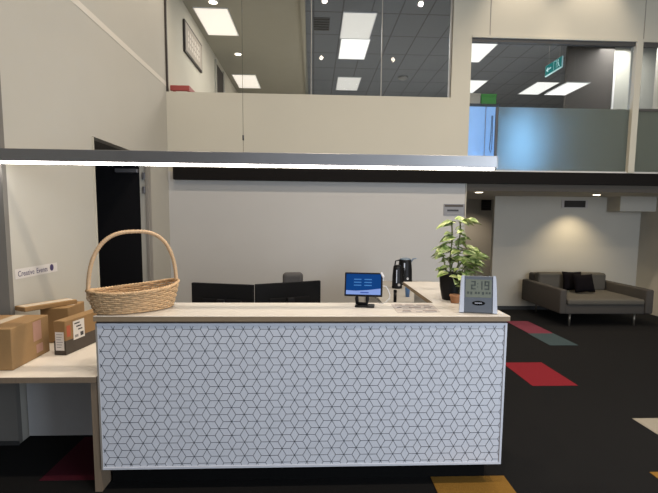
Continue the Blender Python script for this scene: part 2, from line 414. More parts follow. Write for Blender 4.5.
# added emissive panel close behind the frosted film, giving it a blue glow
w = bpy.data.objects.new('film_glow_panel', None); COL.objects.link(w); w['kind'] = 'structure'; w.location = (3.045, 7.72, 2.50)
bx('glow_panel', (0, .42, 0, .01, 0, .84), M['film_glow'], w)
bx('glow_panel_backing', (-.012, .45, .012, .04, -.03, .87), M['frame'], w)

# ================================================================ RECEPTION COUNTER
ct = thing('reception_counter', 'white patterned reception counter with cream top and side wing in the middle of the room', 'counter', (-.04, 2.81, 0))
ox, oy = -.04, 2.81
def L(x0, x1, y0, y1, z0, z1): return (x0 - ox, x1 - ox, y0 - oy, y1 - oy, z0, z1)
X0, X1 = -1.300, 1.207
b = nb()
pts = [(X0 - .006, 2.795), (X1 + .012, 2.795), (X1 + .045, 4.385), (.856, 4.385), (.856, 3.25), (X0 - .006, 3.25)]
poly_prism(b, [(x - ox, y - oy) for x, y in pts], 1.082, 1.115, 0, 1)
bmesh.ops.bevel(b, geom=[e for e in b.edges if abs(e.verts[0].co.z - 1.115) < 1e-4 and abs(e.verts[1].co.z - 1.115) < 1e-4], offset=.003, segments=1, affect='EDGES')
obj('worktop', b, [M['cream'], M['ply']], ct)
bx('worktop_rail', L(X0 + .004, X1 - .004, 2.813, 3.22, 1.068, 1.082), M['shadowgap'], ct)
# front panel with its line pattern in one mesh
b = nb()
PZ0, PZ1 = .148, 1.068
box(b, X0 - ox, X1 - ox, 0, .02, PZ0, PZ1, 0)
def clip(x0, z0, x1, z1, bx0, bx1, bz0, bz1):
    t0, t1 = 0, 1; dx, dz = x1 - x0, z1 - z0
    for p, q in ((-dx, x0 - bx0), (dx, bx1 - x0), (-dz, z0 - bz0), (dz, bz1 - z0)):
        if abs(p) < 1e-9:
            if q < 0: return None
        else:
            t = q / p
            if p < 0: t0 = max(t0, t)
            else: t1 = min(t1, t)
    if t0 >= t1: return None
    return x0 + dx * t0, z0 + dz * t0, x0 + dx * t1, z0 + dz * t1
a = .0896; e = a / math.sqrt(3); wl = .0015
bx0, bx1, bz0, bz1 = X0 + .016 - ox, X1 - .016 - ox, PZ0 + .018, PZ1 - .018
for i in range(-2, 34):
    for j in range(-2, 13):
        px = bx0 + .085 + i * a * math.cos(R(30)); pz = bz1 - .019 - j * a - (a / 2 if i % 2 else 0)
        for k in range(6):
            an = R(60 * k)
            c = clip(px, pz, px + e * math.cos(an), pz + e * math.sin(an), bx0, bx1, bz0, bz1)
            if not c: continue
            nx, nz = -math.sin(an) * wl, math.cos(an) * wl
            v = [b.verts.new(p) for p in ((c[0] - nx, -.0006, c[1] - nz), (c[2] - nx, -.0006, c[3] - nz), (c[2] + nx, -.0006, c[3] + nz), (c[0] + nx, -.0006, c[1] + nz))]
            b.faces.new(v).material_index = 1
me_front = obj('front_panel', b, [M['tile'], M['line']], ct)
bx('edge_trim', L(X1 - .013, X1, 2.804, 2.812, PZ0, PZ1), M['trimwhite'], ct)
bx('edge_trim', L(X0, X0 + .009, 2.804, 2.812, PZ0, PZ1), M['jamb'], ct)
bx('edge_trim', L(X0 + .009, X1 - .013, 2.804, 2.812, PZ0, PZ0 + .013), M['trimwhite'], ct)
bx('edge_trim', L(X0 + .009, X1 - .013, 2.804, 2.812, PZ1 - .012, PZ1), M['trimwhite'], ct)
bx('end_panel', L(X1 - .03, X1 - .002, 2.832, 3.23, PZ0, 1.068), M['trimwhite'], ct)
bx('end_panel', L(X0 + .002, X0 + .03, 2.832, 3.23, PZ0, 1.068), M['panelgrey'], ct)
bx('plinth', L(X0 + .012, X1 - .06, 2.925, 3.15, 0, PZ0), M['plinth'], ct)
bx('inner_panel', L(X0 + .03, X1 - .03, 3.2, 3.22, PZ0, 1.066), M['panelgrey'], ct)
bx('wing_panel', L(.96, X1, 3.26, 4.36, 0, 1.08), M['panelgrey'], ct)

# back-of-counter work desk
wd = thing('work_desk', 'pale work desk tucked behind the reception counter carrying two monitors', 'desk', (-.3, 3.6, 0))
bx('desktop', (-.95, 1.1, -.36, .45, .70, .73), M['cream'], wd, r=.003)
for sx in (-.93, 1.06): bx('leg_panel', (sx, sx + .025, -.33, .42, 0, .70), M['panelgrey'], wd)
bx('modesty_panel', (-.905, 1.06, -.30, -.28, .25, .70), M['panelgrey'], wd)

# monitors (seen from behind)
def monitor(p, q, ztop, label):
    p = Vector(p); q = Vector(q); c = (p + q) / 2; ang = math.atan2(q.y - p.y, q.x - p.x); w = (q - p).length
    t = thing('computer_monitor', label, 'monitor', (c.x, c.y, .731), ang, 'monitors behind the counter')
    zt = ztop - .731
    bb = nb(); rbox(bb, -w / 2, w / 2, -.012, .018, zt - .32, zt, r=.005)
    rbox(bb, -w / 3.2, w / 3.2, -.026, -.008, zt - .27, zt - .12, r=.007)
    obj('housing', bb, M['blackm'], t)
    bx('screen', (-w / 2 + .01, w / 2 - .01, .018, .0195, zt - .31, zt - .01), M['black'], t)
    bx('stand', (-.03, .03, -.05, -.02, .01, zt - .12), M['black'], t, r=.005)
    bx('base', (-.11, .11, -.10, .09, 0, .012), M['black'], t, r=.004)
    return t
monitor((-.968, 3.752), (-.462, 3.622), 1.188, 'black monitor seen from behind, the one nearer the basket')
monitor((-.452, 3.640), (.058, 3.885), 1.190, 'black monitor seen from behind, with the chair back peeking over it')

# office chair
oc = thing('office_chair', 'charcoal office chair whose rounded headrest peeks over the right monitor', 'chair', (-.17, 4.35, 0), R(8))
b = nb(); rbox(b, -.24, .24, -.24, .24, .44, .53, r=.035, seg=3); obj('seat', b, M['chair'], oc)
b = nb(); rbox(b, -.21, .21, .20, .27, .60, 1.06, r=.03, seg=3); obj('backrest', b, M['chair'], oc)
b = nb(); rbox(b, -.10, .10, .17, .25, 1.0, 1.182, r=.039, seg=5); obj('headrest', b, M['chair'], oc)
b = nb(); tube(b, [(0, 0, .08), (0, 0, .45)], .025, 12); obj('gas_column', b, M['black'], oc)
b = nb(); tube(b, [(0, .05, .45), (0, .24, .46), (0, .285, .55), (0, .285, .8)], .018, 8); obj('back_bracket', b, M['black'], oc)
for k in range(5):
    an = 2 * math.pi * k / 5
    b = nb(); tube(b, [(0, 0, .10), (.27 * math.cos(an), .27 * math.sin(an), .075)], [.028, .016], 8); lg = obj('base_arm', b, M['black'], oc)
    b = nb(); tube(b, [(.27 * math.cos(an) - .02, .27 * math.sin(an), .028), (.27 * math.cos(an) + .02, .27 * math.sin(an), .028)], .028, 14); obj('castor', b, M['black'], lg)

# ================================================================ LEFT DESK
ld = thing('side_desk', 'low cream side desk with timber edge running left from the counter', 'desk', (-2.0, 3.2, 0))
ox, oy = -2.0, 3.2
b = nb()
pts = [(-2.95, 2.80), (X0 - .009, 2.80), (X0 - .009, 4.6), (-2.19, 4.6), (-2.19, 3.44), (-2.95, 3.44)]
poly_prism(b, [(x - ox, y - oy) for x, y in pts], .705, .74, 0, 1)
obj('desktop', b, [M['cream2'], M['support']], ld)
bx('support_panel', L(-1.348, -1.306, 2.815, 3.57, 0, .704), M['support'], ld)
bx('back_panel', L(-2.19, -1.338, 3.57, 3.59, .012, .704), M['panelgrey'], ld)
bx('support_panel', L(-2.9, -2.87, 2.85, 3.43, 0, .704), M['support'], ld)
bx('support_panel', L(-1.7, -1.67, 4.5, 4.55, 0, .704), M['panelgrey'], ld)

# cardboard boxes
def carton(name, label, cx_, cy_, z, w, d_, h, ang, extras):
    t = thing(name, label, 'box', (cx_, cy_, z), R(ang), 'cardboard boxes on the side desk')
    b = nb(); rbox(b, -w / 2, w / 2, -d_ / 2, d_ / 2, 0, h, r=.004, seg=1); obj('carton', b, M['card'], t)
    for nm, dims, m_ in extras(w, d_, h): bx(nm, dims, m_, t)
    return t
def ex1(w, d_, h):
    return [('tape', (-.035, .035, -d_ / 2 + .002, d_ / 2 - .002, h, h + .0012), M['cardtape']),
            ('tape', (-w / 2 + .01, -w / 2 + .05, -d_ / 2 + .002, d_ / 2 - .002, h, h + .001), M['cardtape']),
            ('shipping_label', (w / 2, w / 2 + .001, .02, .12, h * .45, h * .95), M['pinkprint']),
            ('printed_mark', (w / 2, w / 2 + .001, .05, .13, h * .12, h * .34), M['pinkprint'])]
carton('cardboard_box', 'plain brown cardboard box with taped top, leftmost on the side desk', -2.065, 3.145, .7405, .37, .44, .265, 2, ex1)
def ex2(w, d_, h):
    L_ = [('dark_band', (-w / 2 - .0006, w / 2 + .0008, -d_ / 2 - .0006, d_ / 2 + .0006, .001, h * .42), M['carddark']),
          ('shipping_label', (w / 2 + .001, w / 2 + .002, -.175, -.045, h * .36, h * .92), M['label']),
          ('packing_slip', (-w / 2 + .012, w / 2 - .012, -d_ / 2 - .003, -d_ / 2 - .001, h * .14, h * .68), M['label']),
          ('hazard_mark', (w / 2 + .001, w / 2 + .002, -.245, -.205, h * .52, h * .85), M['redprint']),
          ('tape', (-.02, .02, -d_ / 2 + .002, d_ / 2 - .002, h, h + .001), M['card'])]
    for k in range(3): L_.append(('print_line', (w / 2 + .002, w / 2 + .0026, -.160 + .02 * k, -.10 + .015 * k, h * (.82 - .1 * k), h * (.86 - .1 * k)), M['print']))
    L_.append(('barcode', (w / 2 + .002, w / 2 + .0026, -.095, -.06, h * .42, h * .54), M['print']))
    L_.append(('barcode', (w / 2 + .002, w / 2 + .0026, -.16, -.12, h * .42, h * .50), M['greyprint']))
    for k in range(6): L_.append(('print_line', (-w / 2 + .02, w / 2 - .02 - .006 * (k % 3), -d_ / 2 - .0036, -d_ / 2 - .003, h * (.60 - .075 * k), h * (.62 - .075 * k)), M['greyprint']))
    return L_
carton('cardboard_box', 'cardboard box with white shipping labels and a dark lower half, next to the basket', -1.725, 3.52, .7405, .085, .52, .24, -7, ex2)
def ex3(w, d_, h):
    return [('tape', (-w / 2 + .01, w / 2 - .01, -.04, .04, h, h + .001), M['cardtape'])]
carton('cardboard_box', 'plain upright cardboard box mostly hidden, standing against the wall behind the other boxes', -1.975, 3.74, .7405, .20, .30, .270, 4, ex3)
carton('cardboard_box', 'thin flat cardboard box with a pale taped top, lying across the boxes behind', -2.035, 3.63, 1.012, .40, .13, .034, 60, ex3)

# ================================================================ BASKET
bk = thing('wicker_basket', 'oval woven wicker basket with a tall hooped handle on the counter end', 'basket', (-1.133, 3.0, 1.116), R(38))
A0, B0, A1, B1, HB = .232, .135, .274, .168, .128
NS = 30
def ring(t):   # t in 0..1 height; returns (a, b)
    k = t ** .8
    return A0 + (A1 - A0) * k, B0 + (B1 - B0) * k
def lift(th): return .022 * abs(math.cos(th)) ** 3 + .014 * math.cos(th)
b = nb()
rows = 10
for r_ in range(rows):
    t = (r_ + .5) / rows; aa, bb_ = ring(t); pts = []
    n = NS * 3
    for i in range(n):
        th = 2 * math.pi * i / n
        off = .0045 * math.sin(th * NS / 2 + math.pi * r_)
        z = t * HB + lift(th) * t
        pts.append(((aa + off) * math.cos(th), (bb_ + off) * math.sin(th), z + .004))
    tube(b, pts, .0066, 6, closed=True)
obj('woven_side', b, M['wicker'], bk)
b = nb()
for i in range(NS):
    th = 2 * math.pi * (i + .5) / NS; pts = []
    for k in range(6):
        t = k / 5; aa, bb_ = ring(t); pts.append((aa * math.cos(th), bb_ * math.sin(th), .004 + t * HB + lift(th) * t))
    tube(b, pts, .0036, 5)
obj('stakes', b, M['wicker'], bk)
b = nb()
for ph in (0, 2 * math.pi / 3, 4 * math.pi / 3):
    pts = []; n = 160
    for i in range(n):
        th = 2 * math.pi * i / n; w_ = th * 26 + ph
        pts.append(((A1 + .006 * math.cos(w_)) * math.cos(th), (B1 + .006 * math.cos(w_)) * math.sin(th), HB + lift(th) + .006 + .006 * math.sin(w_)))
    tube(b, pts, .0058, 6, closed=True)
obj('rim', b, M['wicker'], bk)
b = nb()
lathe(b, [(.001, .002), (.5, .002), (1.0, .002), (1.0, .010), (.5, .010), (.001, .010)], sx=A0, sy=B0, seg=44)
for k in range(1, 9):
    n = 60; tube(b, [(A0 * k / 9 * math.cos(2 * math.pi * i / n), B0 * k / 9 * math.sin(2 * math.pi * i / n), .012 + .002 * (i % 2)) for i in range(n)], .004, 5, closed=True)
obj('base', b, M['wicker'], bk)
b = nb(); pts = []
n = 60
for i in range(n + 1):
    th = math.pi * i / n
    x = -(A1 - .004) * (abs(math.cos(th)) ** .75) * (1 if math.cos(th) > 0 else -1)
    z = HB - .02 + .388 * (math.sin(th) ** .80) - .014 * math.cos(th)
    pts.append((x, 0, z))
tube(b, [(-A1 + .035, 0, .06)] + pts + [(A1 - .035, 0, .06)], .0115, 10)
# wrapped cane
n2 = 420; cum = pts
wr = []
for i in range(n2 + 1):
    u = i / n2 * n; k = min(int(u), n - 1); f_ = u - k
    p = Vector(pts[k]).lerp(Vector(pts[k + 1]), f_); tg = (Vector(pts[k + 1]) - Vector(pts[k])).normalized()
    s1 = Vector((0, 1, 0)); s2 = tg.cross(s1); an = i * .9
    wr.append(p + (s1 * math.cos(an) + s2 * math.sin(an)) * .0112)
tube(b, wr, .0032, 5)
obj('handle', b, M['wicker2'], bk)

# ================================================================ TABLET ON STAND
tb = thing('tablet', 'tablet with lit blue screen on a black desk stand on the counter', 'tablet', (.340, 3.12, 1.1165), R(-9))
tilt = Matrix.Translation((0, -.02, .068)) @ Matrix.Rotation(R(-14), 4, 'X')
b = nb(); rbox(b, -.128, .128, -.006, .006, 0, .163, r=.005, m=tilt); obj('casing', b, M['black'], tb)
def sc(name, x0, x1, z0, z1, m_, y=-.0068, parent=None):
    b = nb(); box(b, x0, x1, y, y + .0006, z0, z1, m=tilt); return obj(name, b, m_, parent or tb)
s_ = sc('screen', -.118, .116, .012, .152, M['screen'])
b = nb(); v = [tilt @ Vector(p) for p in ((-.117, -.0074, .013), (.115, -.0074, .013), (.115, -.0074, .056), (.03, -.0074, .044), (-.05, -.0074, .038), (-.117, -.0074, .040))]
b.faces.new([b.verts.new(p) for p in v]); obj('screen_banner', b, M['screenband'], s_)
sc('screen_button', -.02, .035, .022, .031, M['screendark'], -.0080, s_)
for r_ in range(3):
    for k in range(2): sc('screen_text', -.065 + .07 * k, -.015 + .07 * k, .112 - .02 * r_, .119 - .02 * r_, M['screenpale'], -.0076, s_)
b = nb(); box(b, -.12, .12, .006, .0068, .05, .155, m=tilt); v_ = [tilt @ Vector(p) for p in ((.104, .008, .166), (.131, .008, .150), (.136, .008, .110), (.126, .008, .112))]
b.faces.new([b.verts.new(p) for p in v_]); 
rbox(b, .118, .133, -.009, .012, .130, .166, r=.004, m=tilt @ Matrix.Translation((.123, 0, .148)) @ Matrix.Rotation(R(-30), 4, 'Y') @ Matrix.Translation((-.123, 0, -.148)))
obj('white_corner_bracket', b, M['white'], tb)
b = nb(); rbox(b, -.055, .075, -.055, .055, 0, .008, r=.003)
obj('stand_base', b, M['black'], tb)
b = nb()
tube(b, [(-.040, .0, .0145), (-.045, .0, .05), (-.040, -.002, .085), (.022, -.002, .085), (.028, 0, .05), (.022, 0, .0145), (-.040, 0, .0145)], .0125, 8)
obj('stand_loop', b, M['black'], tb)
b = nb()
pts = [(.125, .012, .14), (.15, .02, .135), (.165, .03, .11), (.178, .04, .075), (.172, .05, .045), (.15, .06, .02), (.13, .08, .006), (.10, .10, .005)]
tube(b, pts, .0032, 6); obj('cable', b, M['white'], tb)

# printed sheet
ps = thing('laminated_sheet', 'pale laminated sheet with rows of brown print lying flat on the counter', 'sheet', (.68, 3.045, 1.1155), R(-1))
b = nb(); pts = [(-.14, .15), (.15, .155), (.135, -.14), (-.145, -.165)]
poly_prism(b, pts, 0, .0015); obj('sheet', b, M['sheet'], ps)
for r_, (y_, xs) in enumerate(((.115, [(-.12, -.07), (-.05, .01), (.03, .12)]), (.07, [(-.10, -.02), (0, .05), (.07, .13)]), (.02, [(-.12, -.09), (-.04, .04), (.06, .11)]), (-.03, [(-.09, -.03), (-.01, .06), (.08, .12)]), (-.09, [(-.10, -.05), (.03, .12)]), (-.12, [(-.11, -.05), (-.02, .02), (.04, .115)]))):
    for x0_, x1_ in xs: bx('printed_block', (x0_, x1_, y_ - .015, y_ + .008, .0015, .002), M['brownprint'] if r_ % 2 == 0 else M['greyprint'], ps)

# ================================================================ DIGITAL CLOCK
ck = thing('digital_clock', 'silver and slate desk clock with large LCD digits on the counter corner', 'clock', (1.046, 2.885, 1.1165), R(-12))
tl = Matrix.Rotation(R(-9), 4, 'X')
b = nb(); rbox(b, -.090, .090, -.014, .014, 0, .235, r=.006, m=tl); body = obj('body', b, M['clockface'], ck)
for s in (-1, 1):
    b = nb(); pr = [(.088, 0), (.116, 0), (.114, .06), (.111, .14), (.107, .215), (.103, .236), (.088, .236)]
    vs0 = [tl @ Vector((s * x, -.018, z)) for x, z in pr]; vs1 = [tl @ Vector((s * x, .020, z)) for x, z in pr]
    A_ = [b.verts.new(p) for p in vs0]; B_ = [b.verts.new(p) for p in vs1]
    b.faces.new(A_); b.faces.new(B_[::-1])
    for i in range(len(pr)): b.faces.new((A_[i], A_[(i + 1) % len(pr)], B_[(i + 1) % len(pr)], B_[i]))
    obj('side_grip', b, M['silver'], ck)
b = nb(); box(b, -.080, .080, -.0152, -.0135, .098, .212, m=tl); lcd = obj('lcd_display', b, M['lcd'], ck)
SEG = {'0': 'abcdef', '1': 'bc', '2': 'abged', '9': 'abcdfg', '7': 'abc', '8': 'abcdefg', '5': 'afgcd', '4': 'fgbc'}
def digit(b, ch, x, z, w, h, t):
    P = {'a': (x, x + w, z + h - t, z + h), 'g': (x, x + w, z + h / 2 - t / 2, z + h / 2 + t / 2), 'd': (x, x + w, z, z + t),
         'f': (x, x + t, z + h / 2, z + h), 'b': (x + w - t, x + w, z + h / 2, z + h), 'e': (x, x + t, z, z + h / 2), 'c': (x + w - t, x + w, z, z + h / 2)}
    for s in SEG[ch]: a_ = P[s]; box(b, a_[0], a_[1], -.0162, -.0153, a_[2], a_[3], m=tl)
b = nb()
digit(b, '2', -.046, .148, .028, .054, .008)
box(b, -.009, -.003, -.0162, -.0153, .162, .168, m=tl); box(b, -.009, -.003, -.0162, -.0153, .182, .188, m=tl)
digit(b, '1', .000, .148, .024, .054, .008); digit(b, '9', .036, .148, .030, .054, .008)
obj('time_digits', b, M['lcdink'], lcd)
b = nb()
for x_ in (-.070, -.050, -.022, -.004, .022, .044, .062): box(b, x_, x_ + .012, -.0162, -.0153, .112 + .004 * (int(x_ * 1000) % 3), .134, m=tl)
obj('small_digits', b, M['lcdink'], lcd)
b = nb(); lathe(b, [(.040, 0), (.040, .0016)], seg=28, sy=.36, m=tl @ Matrix.Translation((.002, -.014, .062)) @ FACE); em = obj('oval_emblem', b, M['blackm'], ck)
b = nb(); box(b, -.022, .022, -.0168, -.0158, .0605, .0645, m=tl); obj('emblem_lettering', b, M['silver'], em)
b = nb(); rbox(b, -.04, .04, .01, .075, 0, .008, r=.003); rbox(b, -.03, .03, .02, .035, .006, .12, r=.005, m=Matrix.Rotation(R(-9), 4, 'X')); obj('rear_foot', b, M['clockface'], ck)

# ================================================================ PLANT
PX, PY = 1.018, 3.40
pp = thing('potted_plant', 'leafy variegated climbing plant in a black pot on the counter wing', 'plant', (PX, PY, 1.1165))
b = nb(); lathe(b, [(.058, 0), (.066, .03), (.078, .10), (.084, .185), (.086, .20), (.078, .20), (.074, .185), (.06, .17)], seg=32); obj('pot', b, M['black'], pp)
b = nb(); lathe(b, [(.074, .168), (.070, .178), (.02, .182)], seg=24); obj('soil', b, M['soil'], pp)
def W(px_, py_, yy):    # plant space from a point of the picture on the plane Y=yy
    return Vector((px_, yy, py_))
stems = [[(0, 0, .17), (-.01, .0, .32), (.0, -.01, .48), (-.005, 0, .60)],
         [(.02, .01, .17), (.05, 0, .28), (.045, .0, .42), (.06, .01, .55), (.05, 0, .62)],
         [(-.02, -.01, .17), (-.05, -.02, .28), (-.06, 0, .36)],
         [(.03, -.02, .17), (.09, -.02, .26), (.14, -.01, .33)],
         [(.01, -.02, .17), (.03, -.03, .24), (.06, -.04, .30)],
         [(0, .02, .17), (.02, .04, .30), (.09, .05, .40)]]
b = nb()
for st in stems:
    tube(b, st, [.005] * len(st), 6)
leaves = nb()
def leaf(bm, base, dirv, length, width, roll):
    dirv = Vector(dirv).normalized(); side = dirv.cross(Vector((0, 0, 1)))
    if side.length < .1: side = Vector((1, 0, 0))
    side.normalize(); up = side.cross(dirv); side = (Matrix.Rotation(roll, 3, dirv) @ side); up = Matrix.Rotation(roll, 3, dirv) @ up
    prof = [(0, .0), (.12, .55), (.32, 1), (.55, .92), (.78, .55), (.92, .2), (1, 0)]
    mid = []; lf = []; rt = []
    for t, w in prof:
        droop = -.35 * t * t * length
        c = Vector(base) + dirv * (t * length) + Vector((0, 0, droop))
        mid.append(bm.verts.new(c))
        if 0 < w:
            lf.append(bm.verts.new(c + side * w * width / 2 + up * width * .16 * w)); rt.append(bm.verts.new(c - side * w * width / 2 + up * width * .16 * w))
        else: lf.append(None); rt.append(None)
    for i in range(len(prof) - 1):
        for ar in (lf, rt):
            q = [mid[i], mid[i + 1]] + [v for v in (ar[i + 1], ar[i]) if v is not None]
            if len(q) >= 3: bm.faces.new(q).smooth = True
rng = random.Random(3)
L_ = [(.04, .06, .3, .09), (.05, .09, -.2, .10), (.065, .13, .2, .10), (.03, .12, .4, .09), (.07, .16, .4, .10), (.06, .03, .1, .08), (.02, .14, .4, .10), (.05, .11, .1, .11), (.03, .18, -.2, .10), (.08, .20, .9, .11), (.07, .26, 1, .13), (.10, .30, 1, .13), (.13, .31, 1, .12), (.05, .25, -.5, .11), (.03, .32, .2, .11), (.04, .37, -.2, .11), (.01, .47, .4, .1), (.06, .60, 1, .13), (.0, .61, -1, .12), (-.02, .20, -.5, .11), (-.04, .22, -1, .10), (.03, .16, .2, .10), (.06, .19, .6, .11), (.0, .17, -.3, .09), (.12, .24, 1, .11), (-.01, .27, .1, .12), (.07, .31, .3, .12), (.02, .42, .2, .11), (.02, .52, .3, .1), (.09, .37, 1, .11),  # x, z, dx, length  : chosen leaf bunches (plant space)
    (-.01, .60, -1, .115), (.0, .61, 1, .12), (.05, .62, 1, .09), (.06, .61, 1, .10), (-.01, .53, -1, .09), (.055, .56, -1, .07),
    (0, .47, -1, .11), (.05, .48, .6, .08), (.0, .44, -1, .13), (-.02, .39, -1, .15), (-.03, .40, -1, .12), (.06, .42, .7, .09),
    (.05, .37, 1, .12), (.03, .36, -1, .09), (.08, .33, 1, .12), (.12, .34, 1, .11), (.14, .31, 1, .09), (.10, .40, .6, .07),
    (-.05, .33, -1, .10), (-.04, .29, -1, .09), (-.06, .26, -1, .09), (.0, .30, .3, .10), (.04, .28, .8, .11), (.10, .27, 1, .12),
    (.06, .23, .5, .10), (.0, .24, -.6, .09), (.02, .20, .2, .09), (.13, .27, 1, .08), (.09, .22, .8, .09), (-.02, .34, .5, .09)]
for x, z, dx, ln in L_:
    for rep in range(2):
        y_ = rng.uniform(-.05, .05)
        base = (x + rng.uniform(-.015, .015), y_ - (.10 if z < .19 else 0), z + rng.uniform(-.02, .02))
        dr = (dx + rng.uniform(-.25, .25), rng.uniform(-.9, .5), rng.uniform(-.15, .35))
        leaf(leaves, base, dr, ln * rng.uniform(.8, 1.1), ln * rng.uniform(.50, .68), rng.uniform(-.7, .7))
        # petiole
        near = min((Vector(p) for st in stems for p in st), key=lambda q: (q - Vector(base)).length)
        tube(b, [near, base], .0016, 4)
b.transform(Matrix.Diagonal((1.08, 1, .93, 1)))
obj('stems', b, M['stem'], pp)
leaves.transform(Matrix.Translation((.022, 0, .01)) @ Matrix.Diagonal((1.08, 1, .93, 1)))
obj('foliage', leaves, M['leaf'], pp)
bx('plant_stake', (-.002, .004, .012, .018, .17, .58), M['stem'], pp)

tp = thing('small_pot', 'small terracotta pot half hidden behind the desk clock', 'pot', (1.012, 3.255, 1.1165))
b = nb(); lathe(b, [(.030, 0), (.036, .045), (.040, .045), (.040, .058), (.034, .058), (.032, .048)], seg=24); obj('pot_body', b, M['terracotta'], tp)
b = nb(); lathe(b, [(.032, .048), (.02, .052), (.004, .054)], seg=20); obj('soil', b, M['soil'], tp)

# ================================================================ REAR BENCH AND KETTLES
rb = thing('rear_bench', 'low grey bench behind the counter wing holding the kettles', 'bench', (1.25, 5.4, 0))
bx('benchtop', (-.58, .30, -.95, .68, .875, .90), M['benchgrey'], rb, r=.003)
bx('carcass', (-.56, .28, -.93, .66, .08, .875), M['panelgrey'], rb)
bx('plinth', (-.53, .26, -.90, .63, 0, .08), M['blackm'], rb)
bx('door', (-.575, -.56, -.92, 0, .10, .86), M['panelgrey'], rb)
bx('door', (-.575, -.56, .01, .65, .10, .86), M['panelgrey'], rb)

def kettle(x, y, h, r, label, lidm, spout, handle):
    t = thing('kettle', label, 'kettle', (x, y, .901))
    b = nb(); lathe(b, [(r * 1.02, 0), (r * 1.05, .02), (r, .03), (r * .98, h * .5), (r * .84, h * .88), (r * .80, h * .92)], seg=28); obj('body', b, M['black'], t)
    b = nb(); lathe(b, [(r * .80, h * .92), (r * .72, h * .97), (r * .3, h), (.004, h)], seg=24); obj('lid', b, lidm, t)
    hx = handle
    b = nb(); tube(b, [(hx * r * .8, 0, h * .90), (hx * r * 1.35, 0, h * .86), (hx * r * 1.5, 0, h * .55), (hx * r * 1.30, 0, h * .2), (hx * r * .95, 0, h * .14)], .009, 8); obj('handle', b, M['black'], t)
    sx_ = spout
    b = nb(); tube(b, [(sx_ * r * .7, 0, h * .80), (sx_ * r * 1.1, 0, h * .95), (sx_ * r * 1.6, 0, h * .98)], [.016, .011, .006], 8); obj('spout', b, lidm, t)
    b = nb(); lathe(b, [(.016, 0), (.016, .006)], seg=16, m=Matrix.Translation((.2 * r, -r * .99, h * .17)) @ Matrix.Rotation(R(90), 4, 'X') ); obj('power_switch', b, M['chrome'], t)
    b = nb(); box(b, -.35 * r, -.2 * r, -r * 1.0, -r * .8, h * .25, h * .8); obj('water_gauge', b, M['silver'], t)
    return t
kettle(.985, 5.42, .275, .058, 'black kettle standing nearer the tablet, left of the taller kettle', M['black'], -.3, 1)
kettle(1.185, 5.97, .315, .092, 'black kettle with blue-grey lid and spout pointing right, further back', M['bluelid'], 1, -1)
bc = thing('cup', 'blue plastic cup on the bench in front of the kettles', 'cup', (.985, 4.80, .901))
b = nb(); lathe(b, [(.020, 0), (.027, .09), (.027, .10), (.024, .10), (.019, .01), (.004, .008)], seg=20); obj('cup_body', b, M['blueplastic'], bc)
sb = thing('marker_pen', 'short black marker pen standing upright behind the counter edge', 'pen', (.80, 4.49, .901))
b = nb(); lathe(b, [(.016, 0), (.016, .095)], seg=16); obj('barrel', b, M['black'], sb)
b = nb(); lathe(b, [(.017, .095), (.017, .115), (.012, .12), (.003, .12)], seg=16); obj('cap', b, M['blackm'], sb)

# ================================================================ SIGNS ON WALLS
sg = thing('wall_sign', 'narrow white sticker sign with purple lettering and a dot on the left wall', 'sign', (-2.1985, 3.80, 1.27))
bx('backing', (0, .0008, -.27, .30, -.035, .040), M['stickerback'], sg)
rot = Matrix.Rotation(R(90), 4, 'Z') @ Matrix.Rotation(R(90), 4, 'X')
for wd_, yo in (('Creative', -.135), ('Events', .075)):
    b = text_mesh(wd_, .060, Matrix.Translation((.0015, yo, .0)) @ rot, .0004)
    obj('lettering', b, M['purple'], sg)
b = nb(); lathe(b, [(.028, 0), (.028, .001)], seg=20, m=Matrix.Translation((.001, .215, .006)) @ Matrix.Rotation(R(90), 4, 'Y')); obj('round_emblem', b, M['purple'], sg)

pl = thing('wall_plate', 'grey information plate with dark bars of text high beside the wall end', 'sign', (2.2, 7.298, 1.865))
bx('plate', (-.165, .165, -.006, 0, -.09, .09), M['plate'], pl)
bx('header_bar', (-.15, .14, -.0075, -.006, .045, .078), M['carddark'], pl)
bx('text_bar', (-.11, .07, -.0075, -.006, -.024, .004), M['print'], pl)
bx('text_bar', (-.11, .09, -.0075, -.006, -.065, -.055), M['greyprint'], pl)

# ================================================================ LINEAR PENDANT LIGHT
lt = thing('pendant_light', 'long slim grey linear pendant light hanging above the counter', 'light', (-.495, 3.38, 2.1))
b = nb(); rbox(b, -1.805, 1.805, -.035, .035, -.022, .06, r=.003, seg=1); obj('housing', b, M['alu'], lt)
b = nb(); rbox(b, -1.795, 1.79, -.022, .022, -.037, -.0225, r=.004, seg=2); obj('diffuser', b, M['led'], lt)
bx('end_cap', (1.805, 1.809, -.036, .036, -.024, .061), M['alu'], lt)
bx('end_cap', (-1.809, -1.805, -.036, .036, -.024, .061), M['alu'], lt)
b = nb(); tube(b, [(0, 0, .06), (0, 0, 4.1)], .0014, 6); obj('suspension_cable', b, M['wire'], lt)
b = nb(); tube(b, [(0, 0, .145), (0, 0, .18)], .006, 8); obj('cable_gripper', b, M['print'], lt)

